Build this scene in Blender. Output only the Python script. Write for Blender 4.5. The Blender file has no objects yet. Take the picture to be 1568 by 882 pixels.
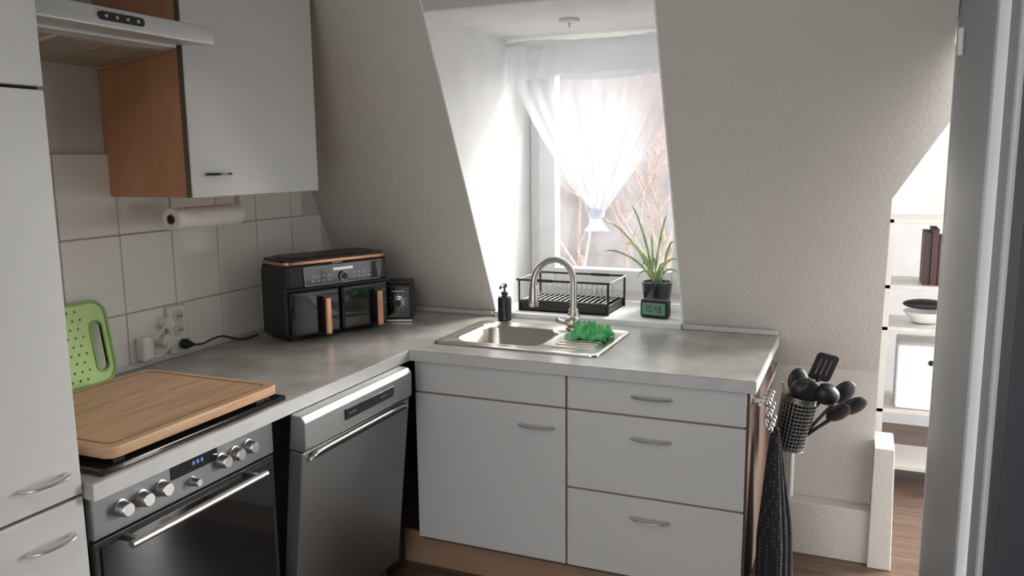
import bpy, math, random
from mathutils import Vector, Matrix, noise
random.seed(4)
S=1.07; ZF=-1.42
# ---------------------------------------------------------------- materials
def mat(name,col,rough=.5,metal=0,var=0,vscale=8,bump=0,bscale=60,coat=0,col2=None,stretch=(1,1,1),emit=None,estr=0,detail=4,spec=None,bdist=.01):
    m=bpy.data.materials.new(name); m.use_nodes=True
    nt=m.node_tree; b=nt.nodes['Principled BSDF']
    b.inputs['Base Color'].default_value=(*col,1); b.inputs['Roughness'].default_value=rough
    b.inputs['Metallic'].default_value=metal
    if coat: b.inputs['Coat Weight'].default_value=coat
    if spec is not None: b.inputs['Specular IOR Level'].default_value=spec
    if emit: 
        b.inputs['Emission Color'].default_value=(*emit,1); b.inputs['Emission Strength'].default_value=estr
    tc=nt.nodes.new('ShaderNodeTexCoord'); mp=nt.nodes.new('ShaderNodeMapping'); mp.inputs['Scale'].default_value=stretch
    nt.links.new(tc.outputs['Object'],mp.inputs['Vector'])
    n=nt.nodes.new('ShaderNodeTexNoise'); n.inputs['Scale'].default_value=vscale; n.inputs['Detail'].default_value=detail
    nt.links.new(mp.outputs[0],n.inputs['Vector'])
    r=nt.nodes.new('ShaderNodeValToRGB'); r.color_ramp.elements[0].position=.35; r.color_ramp.elements[1].position=.65
    v=var if var else .03
    c2=col2 if col2 else tuple(min(1,c*(1+v)) for c in col)
    c1=col if col2 else tuple(c*(1-v) for c in col)
    r.color_ramp.elements[0].color=(*c1,1); r.color_ramp.elements[1].color=(*c2,1)
    nt.links.new(n.outputs[0],r.inputs[0]); nt.links.new(r.outputs[0],b.inputs['Base Color'])
    if bump:
        n2=nt.nodes.new('ShaderNodeTexNoise'); n2.inputs['Scale'].default_value=bscale; n2.inputs['Detail'].default_value=3
        nt.links.new(mp.outputs[0],n2.inputs['Vector'])
        bp=nt.nodes.new('ShaderNodeBump'); bp.inputs['Strength'].default_value=bump; bp.inputs['Distance'].default_value=bdist
        nt.links.new(n2.outputs[0],bp.inputs['Height']); nt.links.new(bp.outputs[0],b.inputs['Normal'])
    return m
WALL=mat('plaster_wall',(.66,.63,.58),.9,var=.02,bump=.28,bscale=75,vscale=3,bdist=.008)
REV=mat('reveal_paint',(.93,.93,.92),.8,bump=.08,bscale=60)
WHITE=mat('white_lacquer',(.67,.665,.65),.42,var=.015,vscale=3)
WEDGE=mat('white_door_edge',(.25,.18,.13),.6)
BEECH=mat('beech_carcass',(.52,.25,.13),.55,col2=(.58,.30,.165),vscale=5,stretch=(3,3,1))
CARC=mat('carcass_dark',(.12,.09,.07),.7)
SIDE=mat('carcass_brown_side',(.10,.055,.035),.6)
DARK=mat('dark_gap',(.015,.015,.016),.8)
CTOP=mat('countertop_concrete',(.35,.335,.31),.25,col2=(.56,.54,.51),vscale=5,detail=10,bump=.04,bscale=90)
CEDGE=mat('countertop_edge',(.62,.62,.61),.4,var=.04,vscale=20)
TILE=mat('glazed_tile',(.90,.88,.83),.14,var=.01,bump=.05,bscale=5)
GROUT=mat('grout',(.62,.58,.53),.9)
STEEL=mat('brushed_steel',(.62,.60,.56),.3,1,var=.04,vscale=30,stretch=(1,12,12))
SINKM=mat('sink_steel',(.80,.76,.70),.27,1,var=.03,vscale=20)
DWM=mat('dishwasher_steel',(.33,.33,.325),.42,.85,var=.03,vscale=12,stretch=(30,1,30))
DWL=mat('dishwasher_panel',(.50,.50,.50),.35,.8,var=.02)
SATIN=mat('satin_nickel',(.62,.61,.60),.3,1)
BLACK=mat('black_plastic',(.018,.018,.020),.4)
BLKG=mat('black_gloss',(.008,.008,.010),.1,coat=.5)
GLASSB=mat('oven_glass',(.012,.013,.015),.08,coat=.4)
OVP=mat('oven_panel_steel',(.24,.245,.26),.4,.55,var=.03)
COPPER=mat('copper',(.70,.37,.24),.22,1)
COPM=mat('copper_rim',(.62,.33,.21),.3,.9)
BAMBOO=mat('bamboo',(.50,.29,.155),.42,col2=(.66,.43,.26),vscale=5,stretch=(9,1,9),detail=5)
BAMD=mat('bamboo_groove',(.30,.16,.08),.6)
GREEN=mat('green_plastic',(.55,.78,.28),.45)
GREEN2=mat('green_plastic_rim',(.24,.47,.09),.45)
LEAF=mat('leaf_green',(.16,.34,.08),.5,col2=(.60,.68,.36),vscale=14)
CLOTH=mat('green_cloth',(.02,.50,.10),.6,col2=(.35,.92,.45),vscale=22,bump=.4,bscale=80)
PAPER=mat('paper_towel',(.84,.82,.77),.95,bump=.3,bscale=150)
CARD=mat('cardboard',(.22,.10,.05),.9)
PLW=mat('white_plastic',(.80,.80,.75),.35)
HOODM=mat('hood_metal',(.66,.67,.68),.35,.35,var=.02,vscale=10)
PVC=mat('window_pvc',(.90,.90,.90),.35)
FLOOR=mat('laminate_floor',(.10,.06,.042),.4,col2=(.17,.11,.075),vscale=4,stretch=(1,10,1))
PLINTH=mat('wood_plinth',(.36,.22,.14),.55,col2=(.41,.26,.165),vscale=5,stretch=(1,6,6))
CEIL=mat('ceiling_paint',(.78,.77,.75),.9)
DOORG=mat('door_grey',(.32,.335,.355),.45,var=.02,vscale=4)
FRAMEG=mat('frame_light',(.66,.68,.70),.35)
FRAMED=mat('frame_dark',(.05,.055,.065),.5)
SOIL=mat('soil',(.05,.03,.02),.95,bump=.5)
POT=mat('pot_dark_glass',(.03,.033,.04),.15,coat=.4)
LCD=mat('lcd_green',(.08,.14,.10),.3,emit=(.2,.5,.3),estr=.15)
BLUE=mat('blue_digits',(.1,.2,.5),.3,emit=(.2,.35,1),estr=.25)
SHELFM=mat('shelf_metal',(.70,.68,.63),.4,.2)
BOOK=mat('book_covers',(.02,.02,.025),.6,col2=(.12,.05,.045),vscale=25,stretch=(1,1,.01))
def dotted(name,base,dot,scale,rough=.9):
    m=bpy.data.materials.new(name); m.use_nodes=True; nt=m.node_tree; b=nt.nodes['Principled BSDF']; b.inputs['Roughness'].default_value=rough
    tc=nt.nodes.new('ShaderNodeTexCoord'); v=nt.nodes.new('ShaderNodeTexVoronoi'); v.inputs['Scale'].default_value=scale; v.inputs['Randomness'].default_value=.15
    nt.links.new(tc.outputs['Object'],v.inputs['Vector'])
    r=nt.nodes.new('ShaderNodeValToRGB'); r.color_ramp.elements[0].position=.22; r.color_ramp.elements[1].position=.3
    r.color_ramp.elements[0].color=(*dot,1); r.color_ramp.elements[1].color=(*base,1)
    nt.links.new(v.outputs['Distance'],r.inputs[0]); nt.links.new(r.outputs[0],b.inputs['Base Color']); return m
TOWEL=dotted('towel_dotted',(.022,.022,.026),(.12,.12,.13),90)
def sheer(name,alpha):
    m=bpy.data.materials.new(name); m.use_nodes=True; nt=m.node_tree; nt.nodes.remove(nt.nodes['Principled BSDF'])
    o=nt.nodes['Material Output']; t=nt.nodes.new('ShaderNodeBsdfTransparent'); d=nt.nodes.new('ShaderNodeBsdfDiffuse'); tr=nt.nodes.new('ShaderNodeBsdfTranslucent')
    for n in(d,tr): n.inputs['Color'].default_value=(.84,.87,.93,1)
    m1=nt.nodes.new('ShaderNodeMixShader'); m1.inputs[0].default_value=.5; m2=nt.nodes.new('ShaderNodeMixShader'); m2.inputs[0].default_value=alpha
    nt.links.new(d.outputs[0],m1.inputs[1]); nt.links.new(tr.outputs[0],m1.inputs[2])
    nt.links.new(t.outputs[0],m2.inputs[1]); nt.links.new(m1.outputs[0],m2.inputs[2]); nt.links.new(m2.outputs[0],o.inputs[0]); return m
SHEER=sheer('sheer_voile',.48); SHEER2=sheer('sheer_voile_double',.68)
def glassmat():
    m=bpy.data.materials.new('window_glass'); m.use_nodes=True; nt=m.node_tree; nt.nodes.remove(nt.nodes['Principled BSDF'])
    o=nt.nodes['Material Output']; t=nt.nodes.new('ShaderNodeBsdfTransparent'); g=nt.nodes.new('ShaderNodeBsdfGlossy'); g.inputs['Roughness'].default_value=.02
    mx=nt.nodes.new('ShaderNodeMixShader'); mx.inputs[0].default_value=.05
    nt.links.new(t.outputs[0],mx.inputs[1]); nt.links.new(g.outputs[0],mx.inputs[2]); nt.links.new(mx.outputs[0],o.inputs[0]); return m
GLASS=glassmat()
BARK=mat('pale_bark',(.36,.28,.255),.9,col2=(.44,.36,.335))
WOODS=mat('hazy_woodland',(.40,.36,.355),.95,col2=(.50,.48,.49),vscale=1.2,detail=10,stretch=(1,1,.6))
# ---------------------------------------------------------------- builders
def E(name,loc=(0,0,0),rz=0,M=None):
    o=bpy.data.objects.new(name,None); bpy.context.collection.objects.link(o); o.empty_display_size=.05
    o.matrix_world=M if M else Matrix.Translation(loc)@Matrix.Rotation(rz,4,'Z'); return o
def add(name,vs,fs,m,p=None,bevel=0,smooth=True,bseg=2,ang=.6):
    me=bpy.data.meshes.new(name); me.from_pydata([tuple(v) for v in vs],[],fs); me.validate()
    ms=m if isinstance(m,(list,tuple)) else [m]
    for x in ms: me.materials.append(x)
    import bmesh
    b=bmesh.new(); b.from_mesh(me); bmesh.ops.recalc_face_normals(b,faces=b.faces); b.to_mesh(me); b.free()
    o=bpy.data.objects.new(name,me); bpy.context.collection.objects.link(o)
    if p: o.parent=p
    if smooth:
        me.shade_smooth(); me.set_sharp_from_angle(angle=ang)
    if bevel:
        md=o.modifiers.new('b','BEVEL'); md.width=bevel; md.segments=bseg; md.limit_method='ANGLE'; md.angle_limit=.7; md.harden_normals=True
    return o
BF=[(0,1,3,2),(4,6,7,5),(0,4,5,1),(2,3,7,6),(0,2,6,4),(1,5,7,3)]
def bv(x0,x1,y0,y1,z0,z1): return [(x,y,z) for x in(x0,x1) for y in(y0,y1) for z in(z0,z1)]
def box(name,x0,x1,y0,y1,z0,z1,m,p=None,bevel=0,bseg=2): return add(name,bv(x0,x1,y0,y1,z0,z1),BF,m,p,bevel,smooth=bevel>0,bseg=bseg)
def boxes(name,L,m,p=None,bevel=0):
    vs=[];fs=[]
    for b in L:
        k=len(vs); vs+=bv(*b); fs+=[tuple(i+k for i in f) for f in BF]
    return add(name,vs,fs,m,p,bevel,smooth=bevel>0)
def prism(name,poly,axis,a,b,m,p=None,bevel=0,bseg=2):
    def P(q,t): return {'x':(t,q[0],q[1]),'y':(q[0],t,q[1]),'z':(q[0],q[1],t)}[axis]
    n=len(poly); vs=[P(q,a) for q in poly]+[P(q,b) for q in poly]
    fs=[tuple(range(n)),tuple(range(2*n-1,n-1,-1))]+[(i,(i+1)%n,n+(i+1)%n,n+i) for i in range(n)]
    return add(name,vs,fs,m,p,bevel,smooth=bevel>0,bseg=bseg)
def smoothpts(pts,k=6):
    P=[Vector(q) for q in pts]
    if len(P)<3: return P
    out=[]
    for i in range(len(P)-1):
        p0=P[max(i-1,0)];p1=P[i];p2=P[i+1];p3=P[min(i+2,len(P)-1)]
        for j in range(k):
            t=j/k; out.append(.5*((2*p1)+(-p0+p2)*t+(2*p0-5*p1+4*p2-p3)*t*t+(-p0+3*p1-3*p2+p3)*t**3))
    out.append(P[-1]); return out
def sweepdata(P,ra,rb,up,seg,k0,taper=None):
    vs=[];fs=[];n=len(P); prev=None
    for i,q in enumerate(P):
        t=(P[min(i+1,n-1)]-P[max(i-1,0)]).normalized()
        if up is not None:
            s=Vector(up).cross(t)
            if s.length<1e-3: s=prev or Vector((1,0,0)).cross(t)
            s.normalize(); 
        else:
            if prev is None:
                h=Vector((0,0,1)) if abs(t.z)<.9 else Vector((1,0,0)); s=h.cross(t).normalized()
            else: s=(prev-t*prev.dot(t)).normalized()
        prev=s; u=t.cross(s).normalized(); w=taper(i/(n-1)) if taper else 1
        for j in range(seg):
            a=2*math.pi*j/seg; vs.append(q+s*math.cos(a)*ra*w+u*math.sin(a)*rb*w)
    for i in range(n-1):
        for j in range(seg):
            a=k0+i*seg+j; b=k0+i*seg+(j+1)%seg; fs.append((a,b,b+seg,a+seg))
    fs.append(tuple(k0+j for j in range(seg))); fs.append(tuple(k0+(n-1)*seg+j for j in range(seg-1,-1,-1)))
    return vs,fs
def tube(name,pts,r,m,p=None,rb=None,up=None,seg=10,k=6,taper=None,sm=True):
    P=smoothpts(pts,k) if sm else [Vector(q) for q in pts]
    v,f=sweepdata(P,r,rb or r,up,seg,0,taper); return add(name,v,f,m,p,ang=.9)
def wires(name,segs,r,m,p=None,seg=6):
    vs=[];fs=[]
    for s in segs:
        v,f=sweepdata([Vector(q) for q in s],r,r,None,seg,len(vs)); vs+=v; fs+=f
    return add(name,vs,fs,m,p)
def lathe(name,prof,m,p=None,c=(0,0,0),axis='z',seg=32,ang=.6):
    vs=[];fs=[];n=len(prof)
    for r,h in prof:
        for j in range(seg):
            a=2*math.pi*j/seg; x=r*math.cos(a); y=r*math.sin(a)
            q={'z':(x,y,h),'y':(x,h,y),'x':(h,x,y)}[axis]; vs.append((q[0]+c[0],q[1]+c[1],q[2]+c[2]))
    for i in range(n-1):
        for j in range(seg):
            a=i*seg+j;b=i*seg+(j+1)%seg; fs.append((a,b,b+seg,a+seg))
    fs.append(tuple(range(seg))); fs.append(tuple((n-1)*seg+j for j in range(seg-1,-1,-1)))
    return add(name,vs,fs,m,p,ang=ang)
def cyl(name,c,r,h0,h1,m,p=None,axis='z',seg=28): 
    b=min(r*.12,abs(h1-h0)*.25,.002); return lathe(name,[(r-b,h0),(r,h0+b),(r,h1-b),(r-b,h1)],m,p,c,axis,seg)
def rrect(x0,x1,y0,y1,r,n=6):
    out=[]
    for cx,cy,a0 in((x1-r,y1-r,0),(x0+r,y1-r,90),(x0+r,y0+r,180),(x1-r,y0+r,270)):
        for i in range(n+1):
            a=math.radians(a0+90*i/n); out.append((cx+r*math.cos(a),cy+r*math.sin(a)))
    return out
def flat(name,loops,th,m,p=None,M=None,bev=0):
    cu=bpy.data.curves.new(name,'CURVE'); cu.dimensions='2D'; cu.fill_mode='BOTH'; cu.extrude=th/2; cu.bevel_depth=bev
    for L in loops:
        s=cu.splines.new('POLY'); s.points.add(len(L)-1); s.use_cyclic_u=True
        for i,q in enumerate(L): s.points[i].co=(q[0],q[1],0,1)
    co=bpy.data.objects.new(name+'_c',cu); bpy.context.collection.objects.link(co)
    dg=bpy.context.evaluated_depsgraph_get(); me=bpy.data.meshes.new_from_object(co.evaluated_get(dg)); bpy.data.objects.remove(co)
    me.materials.clear(); me.materials.append(m)
    o=bpy.data.objects.new(name,me); bpy.context.collection.objects.link(o)
    if M: me.transform(M)
    if p: o.parent=p
    return o
def ell(name,c,rx,ry,rz,m,p=None,R=None):
    vs=[];fs=[];n=10;s=18
    R=R or Matrix.Identity(3)
    for i in range(n+1):
        th=math.pi*i/n
        for j in range(s):
            a=2*math.pi*j/s; v=R@Vector((rx*math.sin(th)*math.cos(a),ry*math.sin(th)*math.sin(a),rz*math.cos(th))); vs.append(v+Vector(c))
    for i in range(n):
        for j in range(s):
            a=i*s+j;b=i*s+(j+1)%s; fs.append((a,b,b+s,a+s))
    return add(name,vs,fs,m,p,ang=3)
def bow(name,c,along,out,m,p,L=.112,pr=.024):
    c=Vector(c);a=Vector(along);o=Vector(out)
    pts=[c-a*L/2,c-a*L*.46+o*pr*.45,c-a*L*.3+o*pr*.85,c+o*pr,c+a*L*.3+o*pr*.85,c+a*L*.46+o*pr*.45,c+a*L/2]
    return tube(name,pts,.0035,m,p,rb=.008,up=out,seg=12)
# ---------------------------------------------------------------- room
sl=lambda z:2.67-.5*z
prism('wall_left',[(-1.6,ZF),(3.14,ZF),(3.14,-.743),(sl(.9)+.1,.9),(-1.6,.9)],'x',-2.13,-2.03,WALL)
def slopewall():
    polys=[[(-2.03,-.743),(-1.341,-.743),(-1.341,.9),(-2.03,.9)],
           [(-1.341,.474),(-.585,.474),(-.585,.9),(-1.341,.9)],
           [(-1.341,-.743),(-.585,-.743),(-.585,-.64),(-1.341,-.64)],
           [(-.585,-.743),(.08,-.743),(.08,-.13),(.25,.155),(.25,.29),(.2025,.29),(.2025,.9),(-.585,.9)]]
    vs=[];fs=[]
    for P in polys:
        k=len(vs);n=len(P)
        vs+=[(x,sl(z),z) for x,z in P]+[(x,sl(z)+.11,z) for x,z in P]
        fs+=[tuple(k+i for i in range(n)),tuple(k+i for i in range(2*n-1,n-1,-1))]+[(k+i,k+(i+1)%n,k+n+(i+1)%n,k+n+i) for i in range(n)]
    k=len(vs); vs+=bv(-2.03,.08,3.0415,3.14,ZF,-.743); fs+=[tuple(i+k for i in f) for f in BF]
    return add('wall_back',vs,fs,WALL,smooth=False)
slopewall()
rv=[(sl(-.64)-.0005,-.64),(3.45,-.64),(3.45,.53),(sl(.53)-.0005,.53)]
R=E('window_reveal')
prism('left_cheek',rv,'x',-1.343,-1.338,REV,R); prism('right_cheek',rv,'x',-.588,-.583,REV,R)
prism('head',[(sl(.471)-.0005,.471),(3.45,.471),(3.45,.476),(sl(.476)-.0005,.476)],'x',-1.338,-.588,REV,R)
box('windowsill',-1.337,-.589,2.945,3.34,-.64,-.60,REV,None,.004)
box('floor',-2.13,1.9,-1.6,4.8,ZF-.08,ZF,FLOOR)
box('ceiling',-2.13,1.9,-1.6,2.32,.9,.98,CEIL)
box('ceiling_next_room',.0,1.9,2.32,4.8,.9,.98,CEIL)
box('wall_next_room_far',.0,1.9,4.7,4.8,ZF,.9,REV)
box('wall_next_room_left',.0,.08,3.16,4.7,ZF,.9,REV)
box('wall_right',.27,.40,-1.6,1.36,ZF,.9,DOORG)
L=E('baseboard_back')
box('ledge',-.26,.079,2.97,3.04,ZF,-1.225,WALL,L,.004)
prism('pier',[(.076,ZF),(.152,ZF),(.142,-.985),(.078,-.985)],'y',2.945,3.14,WALL,L,.004)
wires('pipe',[[(-.19,3.02,-1.225),(-.19,3.02,-.95)]],.009,REV,L,10)
# ---------------------------------------------------------------- window
W=E('window_1')
x0,x1,z0,z1=-1.337,-.589,-.60,.470
boxes('frame',[(x0,x0+.05,3.35,3.42,z0,z1),(x1-.05,x1,3.35,3.42,z0,z1),(x0+.05,x1-.05,3.35,3.42,z0,z0+.05),(x0+.05,x1-.05,3.35,3.42,z1-.05,z1)],PVC,W,.004)
a,b,c,d=x0+.045,x1-.045,z0+.045,z1-.045
boxes('casement',[(a,a+.075,3.33,3.40,c,d),(b-.075,b,3.33,3.40,c,d),(a+.075,b-.075,3.33,3.40,c,c+.09),(a+.075,b-.075,3.33,3.40,d-.075,d)],PVC,W,.006)
box('pane',a+.07,b-.07,3.365,3.370,c+.08,d-.07,GLASS,W)
tube('handle',[(b-.035,3.33,-.1),(b-.035,3.30,-.1),(b-.035,3.295,-.11),(b-.035,3.295,-.2)],.009,SATIN,W)
C=E('sheer_curtain')
tube('rod',[(-1.335,3.10,.445),(-.59,3.10,.445)],.007,PLW,C,sm=False)
def sheet(name,fn,nu,nv,m,p):
    vs=[fn(i/nu,j/nv) for j in range(nv+1) for i in range(nu+1)]
    fs=[(j*(nu+1)+i,j*(nu+1)+i+1,(j+1)*(nu+1)+i+1,(j+1)*(nu+1)+i) for j in range(nv) for i in range(nu)]
    return add(name,vs,fs,m,p,ang=3)
sheet('pelmet',lambda u,v:(-1.325+.725*u,3.085-.01*v+.004*math.sin(u*70+2*v),.452-.15*v+.006*math.sin(u*9)),140,10,SHEER2,C)
def drape(u,v):
    z=.42-(.42+.20)*v
    f=max(0,(v-.18)/.82); w=1-(f**1.25)*.92
    x=-.965+(u-.5)*.70*w+.01*f*math.sin(u*21)
    return (x,3.125+(.005+.010*f)*math.sin(u*2*math.pi*11)*(1-.35*f)+.006*math.sin(u*30+5*v),z-.02*math.sin(math.pi*u)*f)
sheet('drape',drape,260,40,SHEER,C)
def tass(u,v):
    a=u*2*math.pi; r=.020+.03*v-.012*math.sin(v*math.pi)+.005*math.sin(a*9)*v
    return (-.967+r*math.cos(a)*1.0,3.125+r*math.sin(a)*.6,-.20-.085*v)
sheet('tassel',tass,72,8,SHEER2,C)
lathe('knot',[(.008,-.235),(.03,-.228),(.034,-.212),(.028,-.196),(.008,-.188)],SHEER2,C,(-.967,3.125,0))
H=E('ceiling_hook_disc'); cyl('disc',(-.954,2.76,0),.035,.460,.4705,PLW,H); wires('hook',[[(-.954,2.76,.460),(-.954,2.76,.443)]],.004,PLW,H)
def tree(name,base,h,seed):
    rnd=random.Random(seed); vs=[];fs=[]
    def br(p,d,L,r,dep):
        q=p+d*L; m=(p+q)/2+Vector((rnd.uniform(-1,1),rnd.uniform(-1,1),0))*L*.06
        v,f=sweepdata([p,m,q],r,r,None,4,len(vs),lambda t:1-.35*t); vs.extend(v); fs.extend(f)
        if dep==0: return
        for i in range(3 if dep>1 else 4):
            nd=(d+Vector((rnd.uniform(-.75,.75),rnd.uniform(-.75,.75),rnd.uniform(-.25,.5)))).normalized()
            br(p+d*L*rnd.uniform(.55,1),nd,L*rnd.uniform(.6,.8),r*.55,dep-1)
    br(Vector(base),Vector((0,0,1)),h,.08,6); return add(name,vs,fs,BARK,None,smooth=False)
tree('bare_tree',(-3.6,14,-5.5),3.0,1); tree('bare_tree.001',(-5.6,17,-5.5),3.4,2); tree('bare_tree.002',(-4.3,20,-5.5),3.6,3)
box('ground_outside',-40,20,6,60,-6.2,-5.5,mat('dry_winter_grass',(.42,.40,.36),.9),None)
def hill(u,v):
    x=-34+48*u; z=-5.6+v*(10+2.0*noise.noise(Vector((x*.25,0,1)))+.8*noise.noise(Vector((x*1.1,0,4))))
    return (x,34+2.5*v*v+1.2*noise.noise(Vector((x*.5,z*.5,2))),z)
add_h=sheet('distant_woodland',hill,160,40,WOODS,None)
# ---------------------------------------------------------------- counters
CT=E('countertop')
zt=-.62; zb=-.655
boxes('slab',[(-2.03,-1.36,1.085,3.0,zb,zt),(-1.36,-1.285,2.312,3.0,zb,zt),(-.965,-.25,2.312,2.97,zb,zt),(-1.285,-.965,2.312,2.475,zb,zt),(-1.285,-.965,2.765,2.97,zb,zt)],CTOP,CT)
boxes('front_edge_band',[(-1.36,-1.357,1.085,2.309,zb-.001,zt-.002),(-1.357,-.25,2.309,2.312,zb-.001,zt-.002),(-.25,-.247,2.309,2.97,zb-.001,zt-.002)],CEDGE,CT)
boxes('wall_strip',[(-2.03,-2.010,1.085,2.96,zt,zt+.018),(-2.01,-1.345,2.945,2.965,zt,zt+.018),(-.582,-.25,2.945,2.965,zt,zt+.018)],CEDGE,CT,.004)
B=E('backsplash_tiles')
box('grout_bed',-2.0295,-2.026,1.087,2.62,zt,.028,GROUT,B)
tl=[]
for (a0,a1) in((-.617,-.450),(-.446,-.212),(-.208,.026)):
    y=.98
    while y<2.9:
        ya=max(y+.002,1.09); yb=min(y+.198,sl(a1)-.01)
        if yb>ya+.01: tl.append((-2.028,-2.019,ya,yb,a0,a1))
        y+=.2
boxes('tiles',tl,TILE,B,.002)
K=E('sink_base_cabinet')
boxes('carcass',[(-1.35,-.820,2.352,2.95,-1.30,-1.28),(-1.35,-1.332,2.352,2.95,-1.28,zb-.002),(-.838,-.820,2.352,2.95,-1.28,zb-.002),(-1.332,-.838,2.93,2.95,-1.28,zb-.002)],CARC,K)
box('front_panel',-1.352,-.8185,2.332,2.35,-.764,zb-.008,WHITE,K,.002)
box('door',-1.352,-.8185,2.332,2.35,-1.283,-.770,WHITE,K,.002)
boxes('door_edges',[(-1.350,-.820,2.336,2.35,-.7695,-.7645)],WEDGE,K)
bow('handle',(-.915,2.331,-.835),(1,0,0),(0,-1,0),SATIN,K)
K=E('drawer_cabinet')
boxes('carcass',[(-.813,-.277,2.352,2.95,-1.30,zb-.002)],CARC,K)
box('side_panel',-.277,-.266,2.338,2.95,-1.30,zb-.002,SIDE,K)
for i,(a,b) in enumerate([(-.764,zb-.008),(-1.019,-.770),(-1.283,-1.025)]):
    box('drawer_front_%d'%(i+1),-.812,-.274,2.332,2.35,a,b,WHITE,K,.002)
boxes('edges',[(-.81,-.28,2.336,2.352,-.7695,-.7645),(-.81,-.28,2.336,2.352,-1.0245,-1.0195),(-.8165,-.8125,2.337,2.352,-1.283,zb-.01)],WEDGE,K)
for i,z in enumerate((-.705,-.835,-1.087)): bow('handle_%d'%(i+1),(-.547,2.331,z),(1,0,0),(0,-1,0),SATIN,K)
box('cabinet_plinth',-1.45,-.277,2.395,2.41,ZF,-1.302,PLINTH,None)
box('corner_cabinet',-2.0,-1.46,2.33,2.94,ZF,zb-.003,CARC,None)
# ---------------------------------------------------------------- tall cabinet
T=E('tall_cabinet')
box('carcass',-2.028,-1.40,.42,1.076,ZF,.88,WHITE,T)
for i,(a,b) in enumerate([(-1.30,-.645),(-.639,.133),(.139,.88)]): box('door_%d'%(i+1),-1.399,-1.380,.422,1.078,a,b,WHITE,T,.003)
boxes('gaps',[(-1.3995,-1.392,.424,1.074,-.645,-.639),(-1.3995,-1.392,.424,1.074,.133,.139)],DARK,T)
bow('handle_1',(-1.379,.997,-.586),(0,1,0),(1,0,0),SATIN,T,.090); bow('handle_2',(-1.379,.997,-.708),(0,1,0),(1,0,0),SATIN,T,.090)
# ---------------------------------------------------------------- upper cabinet
U=E('wall_cabinet')
box('carcass',-2.028,-1.729,1.760,2.333,-.096,.60,BEECH,U)
box('door',-1.727,-1.709,1.760,2.337,-.098,.60,WHITE,U,.003)
box('door_edge',-1.7275,-1.711,1.7575,1.7600,-.096,.598,CARC,U)
bow('handle',(-1.708,1.862,-.033),(0,1,0),(1,0,0),BLACK,U,.085,.02)
bow('handle_inlay',(-1.704,1.862,-.033),(0,1,0),(1,0,0),SATIN,U,.045,.018)
# hood
Hd=E('range_hood')
prism('body',[(-2.028,.262),(-1.72,.305),(-1.72,.345),(-2.028,.345)],'y',1.085,1.753,HOODM,Hd,.003)
FILT=mat('hood_filter',(.44,.37,.30),.5,.4,bump=.6,bscale=200)
for i,(a,b) in enumerate([(1.10,1.405),(1.43,1.735)]):
    prism('filter_%d'%(i+1),[(-1.99,.2655),(-1.755,.298),(-1.755,.303),(-1.99,.271)],'y',a,b,FILT,Hd,.002)
    prism('filter_slab_%d'%(i+1),[(-1.985,.2645),(-1.76,.296),(-1.76,.300),(-1.985,.268)],'y',a+.012,b-.012,FILT,Hd)
    for j in range(3):
        y=a+.03+j*.12
        prism('filter_rib_%d_%d'%(i+1,j+1),[(-1.985,.2630),(-1.76,.2945),(-1.76,.300),(-1.985,.268)],'y',y,y+.005,SATIN,Hd)
prism('pull_out_tray',[(-1.72,.312),(-1.60,.303),(-1.587,.303),(-1.585,.308),(-1.592,.349),(-1.72,.352)],'y',1.085,1.748,HOODM,Hd,.003)
M=Matrix(((0,0,1,-1.5875),(1,0,0,1.455),(0,1,0,.328),(0,0,0,1)))
flat('control_strip',[rrect(-.065,.065,-.010,.010,.0098)],.004,BLKG,Hd,M)
for j in range(4): cyl('button_%d'%(j+1),(-1.586,1.41+.03*j,.328),.004,.0,.003,SATIN,Hd,'x',12)
P=E('paper_towel_holder')
lathe('roll',[(.012,1.815),(.032,1.815),(.033,1.818),(.033,2.087),(.032,2.09),(.012,2.09)],PAPER,P,(-1.85,0,-.163),'y',36)
lathe('core',[(.0125,1.813),(.015,1.813),(.015,1.816)],CARD,P,(-1.85,0,-.163),'y',24)
cyl('core_dark',(-1.85,0,-.163),.0118,1.8125,1.8145,DARK,P,'y')
tube('rod',[(-1.85,2.08,-.163),(-1.85,2.10,-.163)],.008,PLW,P,sm=False)
box('arm',-1.862,-1.838,2.095,2.102,-.175,-.099,PLW,P,.002)
box('mount',-1.88,-1.82,2.03,2.102,-.105,-.0985,PLW,P,.002)
# ---------------------------------------------------------------- hob, board
Hb=E('ceramic_hob')
box('glass_top',-1.90,-1.370,1.115,1.69,-.6195,-.606,BLKG,Hb,.003); 
for i,(x,y) in enumerate([(-1.52,1.26),(-1.75,1.26),(-1.52,1.53),(-1.75,1.53)]): cyl('ring_%d'%(i+1),(x,y,0),.085,-.6065,-.6055,BLACK,Hb)
CB=E('bamboo_cutting_board')
flat('board',[rrect(-1.825,-1.378,1.146,1.668,.022)],.018,BAMBOO,CB,Matrix.Translation((0,0,-.583)),.003)
o_=rrect(-1.807,-1.396,1.164,1.650,.02); i_=rrect(-1.801,-1.402,1.170,1.644,.018)
flat('juice_groove',[o_,i_],.001,BAMD,CB,Matrix.Translation((0,0,-.5708)))
boxes('feet',[(x,x+.03,y,y+.03,-.605,-.595) for x in(-1.80,-1.43) for y in(1.17,1.61)],BLACK,CB)
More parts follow.
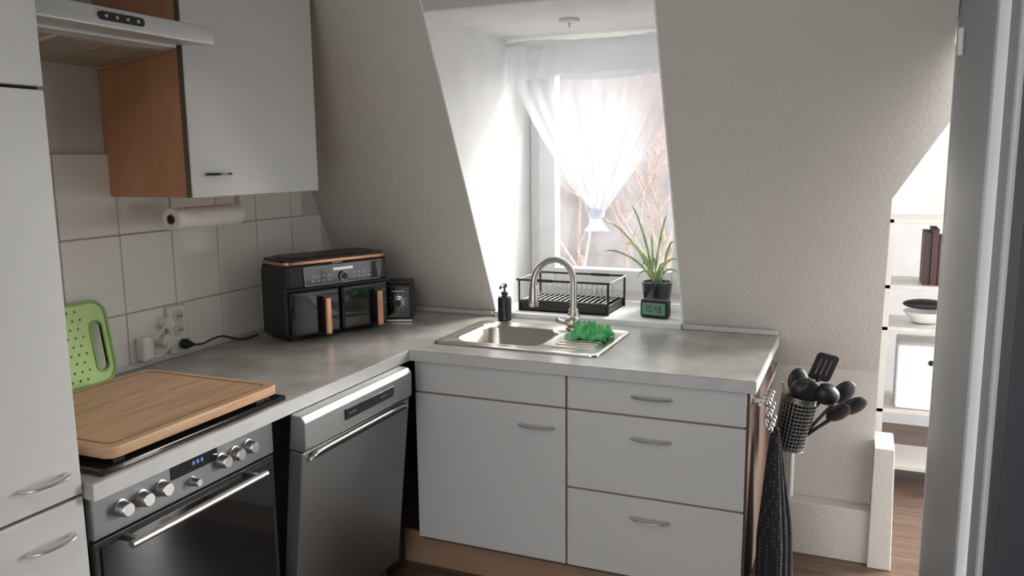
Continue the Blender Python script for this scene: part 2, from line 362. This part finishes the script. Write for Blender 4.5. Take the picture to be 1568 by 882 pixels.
# ---------------------------------------------------------------- oven
O=E('built_in_oven')
oy=.016; oz=.006
box('body',-1.95,-1.402,1.095,1.645,-1.26,-.66,BLACK,O)
box('control_panel',-1.402,-1.384,1.095,1.647,-.751,-.658,OVP,O,.003)
box('door_frame',-1.402,-1.386,1.095,1.647,-1.24,-.756,BLACK,O,.003)
box('door_glass',-1.388,-1.382,1.11,1.63,-1.20,-.77,GLASSB,O,.001)
box('display',-1.385,-1.382,1.285+oy,1.445,-.699,-.664,BLKG,O,.001)
for i in range(3): box('digit_%d'%i,-1.3825,-1.3815,1.365+.013*i,1.372+.013*i,-.685,-.676,BLUE,O)
for i,(y,z,r) in enumerate([(1.149,-.712,.0165),(1.203,-.712,.0165),(1.256,-.710,.0165),(1.345,-.728,.010),(1.44,-.712,.0165),(1.487,-.710,.0165),(1.535,-.708,.0165)]):
    lathe('knob_%d'%(i+1),[(r*1.15,-1.385),(r*1.15,-1.381),(r,-1.380),(r*.92,-1.362),(r*.8,-1.359)],SATIN,O,(0,y+oy,z+oz),'x',24)
tube('handle_bar',[(-1.342,1.148,-.772),(-1.342,1.565,-.772)],.0085,SATIN,O,sm=False,seg=14)
boxes('handle_posts',[(-1.385,-1.342,1.165,1.177,-.779,-.765),(-1.385,-1.342,1.535,1.547,-.779,-.765)],SATIN,O,.002)
boxes('oven_housing_strip',[(-1.40,-1.386,1.09,1.655,-1.29,-1.262)],WHITE,O)
box('plinth_left',-1.47,-1.455,1.085,1.685,ZF,-1.302,PLINTH,None)
# ---------------------------------------------------------------- dishwasher
D=E('dishwasher')
box('tub',-1.96,-1.435,1.70,2.245,ZF,-.672,CARC,D)
box('tub_frame',-1.445,-1.428,1.695,2.250,-1.36,-.664,DWM,D)
Dm=Matrix.Translation((-1.430,0,-1.33))@Matrix.Rotation(math.radians(6.0),4,'Y')
def dd(o): o.data.transform(Dm); return o
yA,yB=1.690,2.246
dd(box('door_panel',0,.045,yA,yB,0,.575,DWM,D,.004))
o=add('door_head',[(x,y,z) for y in(yA,yB) for x,z in((0,.578),(.045,.578),(.054,.588),(.048,.662),(.034,.676),(0,.676))],
    [(0,1,2,3,4,5),(11,10,9,8,7,6)]+[(i,(i+1)%6,6+(i+1)%6,6+i) for i in range(6)],DWL,D,.003); dd(o)
dd(box('display',.0505,.054,1.87,2.13,.615,.648,BLKG,D,.001))
for i in range(6): dd(box('key_%d'%i,.0535,.0545,1.890+.012*i+(.13 if i>2 else 0),1.896+.012*i+(.13 if i>2 else 0),.629,.635,SATIN,D))
dd(box('grip_recess',.044,.047,yA+.03,yB-.03,.545,.568,BLACK,D))
dd(tube('grip',[(.050,yA+.025,.550),(.053,yA+.04,.562),(.054,yA+.1,.568),(.054,yB-.1,.568),(.053,yB-.04,.562),(.050,yB-.025,.550)],.005,SATIN,D,rb=.008,up=(1,0,0)))
# ---------------------------------------------------------------- sink
SK=E('kitchen_sink')
def sinkmesh():
    n=8
    loops=[(rrect(-1.335,-.742,2.422,2.835,.03,n),-.6195),(rrect(-1.333,-.744,2.424,2.833,.03,n),-.6145),(rrect(-1.322,-.755,2.435,2.822,.028,n),-.6125),
      (rrect(-1.316,-.760,2.441,2.816,.028,n),-.6155),
      (rrect(-1.282,-.968,2.478,2.762,.06,n),-.6155),(rrect(-1.276,-.974,2.484,2.756,.06,n),-.622),(rrect(-1.262,-.988,2.498,2.742,.055,n),-.745),(rrect(-1.245,-1.005,2.515,2.725,.05,n),-.762),(rrect(-1.14,-1.11,2.605,2.635,.014,n),-.766)]
    vs=[];fs=[];k=4*(n+1)
    for Lp,z in loops: vs+=[(x,y,z) for x,y in Lp]
    for i in range(len(loops)-1):
        for j in range(k):
            a=i*k+j;b=i*k+(j+1)%k; fs.append((a,b,b+k,a+k))
    fs.append(tuple((len(loops)-1)*k+j for j in range(k)))
    return add('basin',vs,fs,SINKM,SK,ang=.7)
sinkmesh()
for i in range(7): tube('drain_rib_%d'%i,[(-.93+.004,2.50+.04*i,-.6155),(-.79,2.50+.04*i,-.6155)],.0035,SINKM,SK,sm=False,seg=8)
cyl('strainer',(-1.125,2.62,0),.032,-.766,-.7625,SATIN,SK)
F=E('kitchen_faucet')
fx,fy=-.948,2.79
lathe('base',[(.030,-.6125),(.030,-.606),(.024,-.602),(.022,-.56),(.018,-.552),(.0165,-.54)],STEEL,F,(fx,fy,0))
dx_,dy_=-.116,-.10
arc=[(fx,fy,-.55),(fx,fy,-.50),(fx,fy,-.45)]
for i in range(0,11):
    a=math.pi*i/10; t=(1-math.cos(a))/2; arc.append((fx+dx_*t,fy+dy_*t,-.44+.085*math.sin(a)))
arc.append((fx+dx_,fy+dy_,-.455))
tube('gooseneck',arc,.0125,STEEL,F,seg=16,k=3)
lathe('spray_head',[(.0125,-.445),(.015,-.452),(.017,-.49),(.019,-.515),(.017,-.52)],STEEL,F,(fx+dx_,fy+dy_,0))
tube('lever',[(fx,fy,-.59),(fx-.03,fy-.035,-.583),(fx-.045,fy-.055,-.572)],.008,STEEL,F)
ell('mixer_knob',(fx,fy-.012,-.585),.027,.027,.027,STEEL,F)
def crumple(name,c,s,h,m,seed):
    P=E(name); n=44
    def fn(u,v):
        x=(u-.5)*2;y=(v-.5)*2; r=max(abs(x),abs(y)); rad=1+.3*noise.noise(Vector((x*1.8,y*1.8,seed)))
        k=noise.noise(Vector((x*3.2,y*3.2,seed+3))); k2=noise.noise(Vector((x*7,y*7,seed)))
        z=h*(max(0,1-r**3))*(.55+1.3*k)+.55*h*abs(k2)
        return (c[0]+x*s[0]*rad,c[1]+y*s[1]*rad,c[2]+.003+max(0,z))
    o=sheet('cloth',fn,n,n,m,P); md=o.modifiers.new('s','SOLIDIFY'); md.thickness=.002; return P
crumple('green_dishcloth',(-.842,2.67,-.613),(.066,.062),.045,CLOTH,2.0)
SP=E('soap_dispenser',(-1.262,2.885,-.62))
lathe('bottle',[(.024,0),(.0265,.003),(.0265,.086),(.024,.093),(.010,.096),(.010,.105)],BLACK,SP)
cyl('neck',(0,0,0),.013,.100,.113,BLACK,SP); cyl('stem',(0,0,0),.004,.11,.135,BLACK,SP)
tube('nozzle',[(0,0,.138),(.0,-.012,.139),(.0,-.035,.136),(0,-.040,.130)],.0055,BLACK,SP); cyl('cap',(0,0,0),.010,.130,.145,BLACK,SP)
# dish rack
Rk=E('dish_rack')
rx0,rx1,ry0,ry1=-1.245,-.885,3.0,3.24
boxes('tray',[(rx0,rx1,ry0,ry1,-.599,-.592),(rx0,rx0+.006,ry0,ry1,-.599,-.565),(rx1-.006,rx1,ry0,ry1,-.599,-.565),(rx0,rx1,ry0,ry0+.006,-.599,-.565),(rx0,rx1,ry1-.006,ry1,-.599,-.565)],BLACK,Rk,.002)
sg=[]
zt1=-.475
def rect(z,xa,xb,ya,yb): return [[(xa,ya,z),(xb,ya,z)],[(xb,ya,z),(xb,yb,z)],[(xb,yb,z),(xa,yb,z)],[(xa,yb,z),(xa,ya,z)]]
sg+=rect(-.555,rx0+.01,rx1-.01,ry0+.01,ry1-.01)
for i in range(15):
    x=rx0+.03+i*.0218; sg.append([(x,ry0+.01,-.555),(x,ry1-.01,-.555)]); sg.append([(x,ry0+.08,-.555),(x,ry0+.08,-.505)]); sg.append([(x,ry0+.17,-.555),(x,ry0+.17,-.505)])
wires('basket_wires',sg,.0019,SATIN,Rk)
sg=rect(zt1,rx0-.012,rx1+.008,ry0,ry1)
sg+=[[(rx0,ry0+.003,-.56),(rx1,ry0+.003,-.56)]]
for x in(rx0-.004,rx1+.004):
    for y in(ry0+.002,ry1-.002): sg.append([(x,y,-.599),(x,y,zt1)])
wires('frame',sg,.0045,BLACK,Rk,8)
boxes('side_grips',[(rx0+.06,rx0+.14,ry0-.004,ry0+.004,zt1-.006,zt1+.006),(rx1-.14,rx1-.06,ry1-.004,ry1+.004,zt1-.006,zt1+.006)],BLACK,Rk,.002)
CL=E('digital_alarm_clock',(-.703,3.03,-.60),math.radians(-8))
box('case',-.056,.056,-.02,.022,.001,.072,BLACK,CL,.012,4); box('screen',-.046,.046,-.0222,-.0195,.014,.060,LCD,CL,.003)
seg7=[]
for i,n in enumerate('1048'):
    X=-.034+.017*i+(.004 if i>1 else 0)
    S7={'1':'bc','0':'abcdef','4':'bcfg','8':'abcdefg'}[n]
    g={'a':(X,X+.010,.048,.0505),'d':(X,X+.010,.024,.0265),'g':(X,X+.010,.036,.0385),'b':(X+.008,X+.010,.037,.050),'c':(X+.008,X+.010,.025,.037),'f':(X,X+.002,.037,.050),'e':(X,X+.002,.025,.037)}
    for s in S7: q=g[s]; seg7.append((q[0],q[1],-.0228,-.0221,q[2],q[3]))
boxes('digits',seg7,BLKG,CL)
# plant
PL=E('potted_spider_plant',(-.735,3.19,-.60))
lathe('pot',[(.046,.001),(.050,.006),(.060,.112),(.060,.116),(.055,.116),(.052,.10)],POT,PL); cyl('soil',(0,0,0),.054,.095,.106,SOIL,PL)
vs=[];fs=[];rnd=random.Random(8)
tips=[(-.20,-.02,.35),(-.11,0,.42),(.03,.02,.38),(.07,-.03,.28),(-.14,.03,.26),(-.22,-.02,.23),(.09,-.02,.20),(-.05,-.06,.18),(-.04,.05,.30),(.10,-.03,.14),(-.07,-.05,.13),(.04,-.09,.15),(-.03,-.05,.15),(.03,.0,.17),(-.01,-.03,.20)]
for t in tips:
    t=Vector(t); b=Vector((rnd.uniform(-.015,.015),rnd.uniform(-.015,.015),.10)); m1=b.lerp(t,.35)+Vector((0,0,.045)); m2=b.lerp(t,.75)+Vector((0,0,.035))
    v,f=sweepdata(smoothpts([b,m1,m2,t],6),.0040,.0010,(0,1,0.2),8,len(vs),lambda q:(.8+.5*math.sin(q*math.pi))*(1-q**3*.9)); vs+=v; fs+=f
add('leaves',vs,fs,LEAF,PL,ang=3)
# ---------------------------------------------------------------- air fryer
A=E('dual_air_fryer',(-1.780,2.230,-.62),math.atan2(.923,.385))
w,dp,hh=.430,.190,.280
prism('body',[(.0,.012),(w,.012),(w,.235),(w-.004,hh-.012),(w-.02,hh),(.02,hh),(.004,hh-.012),(0,.235)],'y',.022,dp,BLACK,A,.018,4)
prism('upper_front',[(.002,.184),(w-.002,.184),(w-.005,.270),(.005,.270)],'y',.010,.06,BLACK,A,.014,4)
def rr_lid(name,ins,za,zb_,m,bev):
    flat(name,[rrect(ins,w-ins,.012+ins*.7,dp-.002-ins*.5,.035,8)],zb_-za,m,A,Matrix.Translation((0,0,(za+zb_)/2)),bev)
rr_lid('lid_rim',.001,.270,.278,COPM,.002)
rr_lid('lid_top',.008,.276,.285,BLACK,.003)
rr_lid('lid_dome',.035,.284,.289,BLACK,.003)
for i,(a,b) in enumerate([(.014,.211),(.217,w-.014)]):
    box('drawer_%d'%(i+1),a,b,.002,.05,.016,.178,BLKG,A,.012,4)
    xh=(a+b)/2+.030 if i==0 else (a+b)/2+.045
    box('handle_%d'%(i+1),xh-.013,xh+.013,-.030,-.016,.018,.150,COPPER,A,.006,3)
    box('handle_stem_%d'%(i+1),xh-.010,xh+.010,-.018,.006,.03,.142,BLACK,A,.003)
pn=[(.075,.192),(w-.045,.192),(w-.035,.258),(.070,.258)]
prism('control_panel',pn,'y',.0065,.014,BLKG,A,.001)
wires('panel_outline',[[(x,.0065,z) for x,z in(pn[i],pn[(i+1)%4])] for i in range(4)],.0014,SATIN,A)
lathe('dial',[(.017,.007),(.017,-.002),(.014,-.004)],SATIN,A,(.228,0,.215),'y',24); cyl('dial_face',(.228,0,.215),.013,-.006,-.003,BLACK,A,'y')
box('display',.188,.270,.0055,.007,.238,.248,SATIN,A)
boxes('button_marks',[(.10+.022*i,.110+.022*i,.0058,.007,z,z+.003) for i in range(4) for z in(.206,.222)]+[(.268+.022*i,.278+.022*i,.0058,.007,z,z+.003) for i in range(4) for z in(.206,.222)],PLW,A)
boxes('logo',[(.19+.011*i,.197+.011*i,.0115,.0145,.2625,.2665) for i in range(4)],PLW,A)
boxes('feet',[(x,x+.03,y,y+.03,.001,.014) for x in(.03,w-.06) for y in(.04,dp-.05)],BLACK,A)
G=E('coffee_grinder',(-1.685,2.69,-.62),math.radians(22))
box('body',0,.108,0,.10,.006,.150,BLACK,G,.010,3); box('lid',.004,.104,.004,.096,.148,.158,BLACK,G,.004)
box('front_plate',.012,.098,-.002,.002,.018,.138,BLKG,G,.002)
lathe('dial',[(.026,-.001),(.026,-.006),(.020,-.008),(.020,-.018),(.017,-.020)],SATIN,G,(.055,0,.078),'y',28); cyl('dial_face',(.055,0,.078),.014,-.022,-.019,BLACK,G,'y')
boxes('dial_marks',[(.055+.033*math.cos(a)-.001,.055+.033*math.cos(a)+.001,-.0028,-.0018,.078+.033*math.sin(a)-.003,.078+.033*math.sin(a)+.003) for a in [i*math.pi/6 for i in range(12)]],PLW,G)
boxes('label',[(.03,.08,-.0028,-.0018,.120,.123)],PLW,G); box('base',.002,.106,.002,.098,.001,.010,SATIN,G,.002)
# ---------------------------------------------------------------- outlet and plugs
OU=E('wall_outlet_strip')
box('plate',-2.019,-2.004,1.925,2.005,-.606,-.452,PLW,OU,.006)
for i,z in enumerate((-.485,-.53,-.577)):
    cyl('socket_ring_%d'%i,(0.004,1.965,z),.021,-2.010,-2.003,PLW,OU,'x'); cyl('socket_well_%d'%i,(0.004,1.965,z),.017,-2.0035,-2.0022,GROUT,OU,'x')
    for s in(-.006,.006): cyl('pin_hole_%d_%s'%(i,'a' if s<0 else 'b'),(0.004,1.965+s,z),.003,-2.0025,-2.001,DARK,OU,'x',10)
cyl('adapter_top',(0,1.915,-.50),.019,-2.019,-1.985,PLW,OU,'x'); cyl('adapter_mid',(0,1.90,-.553),.021,-2.019,-1.982,PLW,OU,'x')
box('junction_block',-2.019,-1.985,1.80,1.845,-.60,-.525,PLW,OU,.008)
tube('white_lead',[(-1.985,1.90,-.555),(-1.965,1.88,-.565),(-1.98,1.865,-.59),(-1.99,1.83,-.59)],.004,PLW,OU)
tube('white_lead_upper',[(-1.985,1.915,-.50),(-1.97,1.88,-.50),(-1.98,1.85,-.53),(-1.99,1.83,-.55)],.004,PLW,OU)
PG=E('power_cord')
lathe('plug',[(.010,-1.998),(.017,-1.996),(.017,-1.982),(.009,-1.965),(.006,-1.955)],BLACK,PG,(0,1.972,-.577),'x')
tube('cord',[(-1.957,1.972,-.577),(-1.93,1.985,-.575),(-1.93,2.04,-.568),(-1.945,2.10,-.575),(-1.955,2.17,-.60),(-1.965,2.24,-.612),(-1.975,2.30,-.612)],.0035,BLACK,PG)
# ---------------------------------------------------------------- green board
GB=E('green_perforated_cutting_board')
W_,H_=.34,.235
out=rrect(0,W_,0,H_,.045,8)
hole=rrect(W_-.058,W_-.022,.035,H_-.060,.017,6)
dots=[]
for i in range(11):
    for j in range(9):
        cx=.022+i*.0245+(.012 if j%2 else 0); cy=.022+j*.0238
        if cx<W_-.075: dots.append([(cx+.0045*math.cos(a),cy+.0045*math.sin(a)) for a in [k*math.pi/4 for k in range(8)]])
lean=math.radians(9)
GM=Matrix(((0,-math.sin(lean),math.cos(lean),-1.968),(1,0,0,1.345),(0,math.cos(lean),math.sin(lean),-.617),(0,0,0,1)))
flat('panel',[out,hole]+dots,.006,GREEN,GB,GM,.001)
flat('rim',[rrect(-.002,W_+.002,-.002,H_+.002,.047,8),rrect(.005,W_-.005,.005,H_-.005,.040,8)],.010,GREEN2,GB,GM,.001)
flat('handle_rim',[rrect(W_-.062,W_-.018,.031,H_-.056,.020,6),hole],.010,GREEN2,GB,GM,.001)
# ---------------------------------------------------------------- hanging rail, basket, towel
RL=E('hook_rail')
tube('rail',[(-.240,2.36,-.70),(-.240,2.90,-.70)],.005,SATIN,RL,sm=False)
boxes('brackets',[(-.265,-.240,2.40,2.41,-.706,-.694),(-.265,-.240,2.85,2.86,-.706,-.694)],SATIN,RL)
for i,y in enumerate((2.38,2.42,2.46,2.50)):
    for k,z in enumerate((0,-.035,-.075)):
        ell('hook_ball_%d_%d'%(i,k),(-.222+.004*k,y,-.70+z),.010,.010,.010,SATIN,RL)
    tube('hook_%d'%i,[(-.236,y,-.693),(-.226,y,-.70),(-.228,y,-.75),(-.215,y,-.785),(-.205,y,-.775)],.003,SATIN,RL)
TW=E('hanging_tea_towel')
def tw(u,v):
    f=.25+.75*min(1,v*1.8); y=2.48+(u-.5)*.24*f
    return (-.206+.040*math.sin(u*2*math.pi*2.5+.6*v)*f+.03*v*u,y,-.803-.60*v+.010*math.sin(u*6))
o=sheet('cloth',tw,90,30,TOWEL,TW); md=o.modifiers.new('s','SOLIDIFY'); md.thickness=.003
BK=E('utensil_basket',M=Matrix.Translation((-.178,2.62,-.905))@Matrix.Rotation(math.radians(10),4,'Y'))
def bs(u,v):
    a=u*2*math.pi; r=.044+.010*v; return (r*math.cos(a),r*math.sin(a),.17*v)
BST=mat('perforated_steel',(.32,.32,.31),.3,.9)
o=sheet('perforated_wall',bs,28,14,BST,BK); md=o.modifiers.new('w','WIREFRAME'); md.thickness=.005
lathe('bottom',[(.044,0),(.045,.012),(.043,.012)],BST,BK)
lathe('rim_band',[(.0525,.158),(.0555,.160),(.0555,.176),(.0525,.176)],BST,BK)
tube('hanger',[(-.050,.0,.165),(-.058,0,.20),(-.064,0,.198)],.004,SATIN,BK)
lathe('inner_sleeve',[(.038,.006),(.046,.15),(.040,.15)],BLACK,BK)
UT=E('cooking_utensils',M=BK.matrix_world.copy())
def uten(i,base,top,kind):
    b=Vector(base);t=Vector(top); tube('handle_%d'%i,[b,b.lerp(t,.5),t],.007,BLACK,UT,rb=.005)
    d=(t-b).normalized(); z=d; x=Vector((.85,.5,0)); x=(x-z*x.dot(z)).normalized(); y=z.cross(x); R3=Matrix((x,y,z)).transposed()
    c=t+d*.03
    if kind=='spoon': ell('spoon_head_%d'%i,c,.034,.012,.042,BLACK,UT,R3)
    elif kind=='ladle': ell('ladle_bowl_%d'%i,c,.042,.032,.034,BLACK,UT,R3)
    elif kind=='turner':
        Mx=Matrix.Translation(c)@R3.to_4x4()@Matrix.Rotation(math.pi/2,4,'X')
        flat('turner_head_%d'%i,[rrect(-.036,.036,-.044,.044,.012),]+[rrect(q-.003,q+.003,-.028,.028,.0025,3) for q in(-.018,0,.018)],.004,BLACK,UT,Mx,.001)
uten(1,(0,.01,.02),(.040,.0,.250),'turner'); uten(2,(.01,0,.02),(.135,-.01,.165),'spoon'); uten(3,(0,-.01,.02),(-.015,.02,.180),'spoon')
uten(4,(-.01,.01,.02),(.060,-.01,.175),'ladle'); uten(5,(.01,.01,.02),(.005,-.02,.175),'ladle'); uten(6,(.02,.0,.02),(.105,.02,.185),'spoon'); uten(7,(0,0,.02),(.02,-.03,.17),'spoon'); uten(8,(.02,0,.02),(.100,-.02,.135),'spoon')
# ---------------------------------------------------------------- next-room shelf
SH=E('metal_storage_shelf')
sx0,sx1,sy0,sy1=.098,.50,3.78,4.08
posts=[(x,x+.028,y,y+.022,ZF,-.26) for x in(sx0,sx1-.028) for y in(sy0,sy1-.022)]
boards=[(sx0,sx1,sy0,sy1,z-.018,z) for z in(-.262,-.54,-.72,-1.08,-1.33)]
boxes('frame',posts,SHELFM,SH,.002); boxes('boards',boards,SHELFM,SH,.002)
BKs=E('row_of_books'); boxes('books',[(.245+.028*i,.271+.028*i,3.82,4.0,-.539,-.539+.22+.02*math.sin(i*2.3)) for i in range(7)],BOOK,BKs,.002)
SB=E('storage_box'); box('body',.17,.46,3.80,4.05,-1.0795,-.80,REV,SB,.01); cyl('hole',(.30,0,-.87),.012,3.797,3.801,DARK,SB,'y')
BW=E('glass_bowl'); lathe('bowl',[(.03,0),(.05,.005),(.085,.05),(.082,.052),(.045,.01)],PVC,BW,(.27,3.92,-.719)); 
BO=E('folded_black_bag'); ell('bag',(.27,3.90,-.635),.09,.06,.022,BLACK,BO)
# ---------------------------------------------------------------- door
DR=E('door_1')
box('leaf',.205,.243,1.72,2.50,ZF+.01,.88,DOORG,DR,.003)
boxes('leaf_edge',[(.203,.245,2.498,2.512,ZF+.01,.88)],FRAMEG,DR,.002)
boxes('hinge_edge',[(.200,.243,1.690,1.722,ZF+.01,.88)],FRAMEG,DR,.002)
DF=E('trim_1')
boxes('door_frame',[(.215,.30,1.49,1.67,ZF,.88)],DOORG,DF,.004)
boxes('frame_lip',[(.205,.26,1.47,1.495,ZF,.88)],FRAMEG,DF,.003)
boxes('frame_reveal',[(.212,.30,1.362,1.468,ZF,.88)],FRAMED,DF,.003)
HG=E('door_hinge'); cyl('barrel',(.197,2.30,0),.007,.235,.30,PVC,HG)
# ---------------------------------------------------------------- added fill lamp, out of view
LP=E('added_fill_lamp'); lathe('fill_lamp_shell',[(.14,.80),(.17,.82),(.17,.86),(.06,.899)],mat('fill_lamp_glow',(.9,.9,.88),.4,emit=(1,.96,.9),estr=1.0),LP,(-.6,.3,0))
l=bpy.data.lights.new('added_fill_light','AREA'); l.shape='DISK'; l.size=.34; l.energy=5; l.color=(1,.97,.93)  # invented area light with a glowing fixture, added to brighten the room
lo=bpy.data.objects.new('added_fill_light',l); bpy.context.collection.objects.link(lo); lo.parent=LP; lo.location=(-.6,.3,.795)
# ---------------------------------------------------------------- finishing transform
T_=Matrix.Scale(S,4)@Matrix.Translation((0,0,-ZF))
for o in list(bpy.context.scene.objects):
    if o.parent is None: o.matrix_world=T_@o.matrix_world
s=bpy.data.lights.new('sun','SUN'); s.energy=27; s.angle=math.radians(60); s.color=(1,.97,.93)
so=bpy.data.objects.new('sun',s); bpy.context.collection.objects.link(so)
so.rotation_euler=Vector((-.58,-.80,-.42)).to_track_quat('-Z','Y').to_euler()
wd=bpy.data.worlds.new('sky'); bpy.context.scene.world=wd; wd.use_nodes=True
bg=wd.node_tree.nodes['Background']; bg.inputs[0].default_value=(.98,.985,1,1); bg.inputs[1].default_value=2.1
# camera
th=math.radians(8.9); az=math.radians(23.1)
Fh=Vector((-math.sin(az),math.cos(az),0)); Z=Vector((0,0,1))
f=Fh*math.cos(th)-Z*math.sin(th); u=Fh*math.sin(th)+Z*math.cos(th); Rr=Vector((math.cos(az),math.sin(az),0))
Rc=(Rr-.0105*u).normalized(); Uc=(u+.0105*Rr).normalized(); Bk=-f
cm=Matrix((Rc,Uc,Bk)).transposed().to_4x4(); cm.translation=Vector((0,0,-ZF*S))
cd=bpy.data.cameras.new('camera'); cd.sensor_width=36; cd.lens=28.9; cd.clip_start=.02
co=bpy.data.objects.new('camera',cd); bpy.context.collection.objects.link(co); co.matrix_world=cm
bpy.context.scene.camera=co
vs_=bpy.context.scene.view_settings; vs_.view_transform='Standard'; vs_.look='None'; vs_.exposure=0
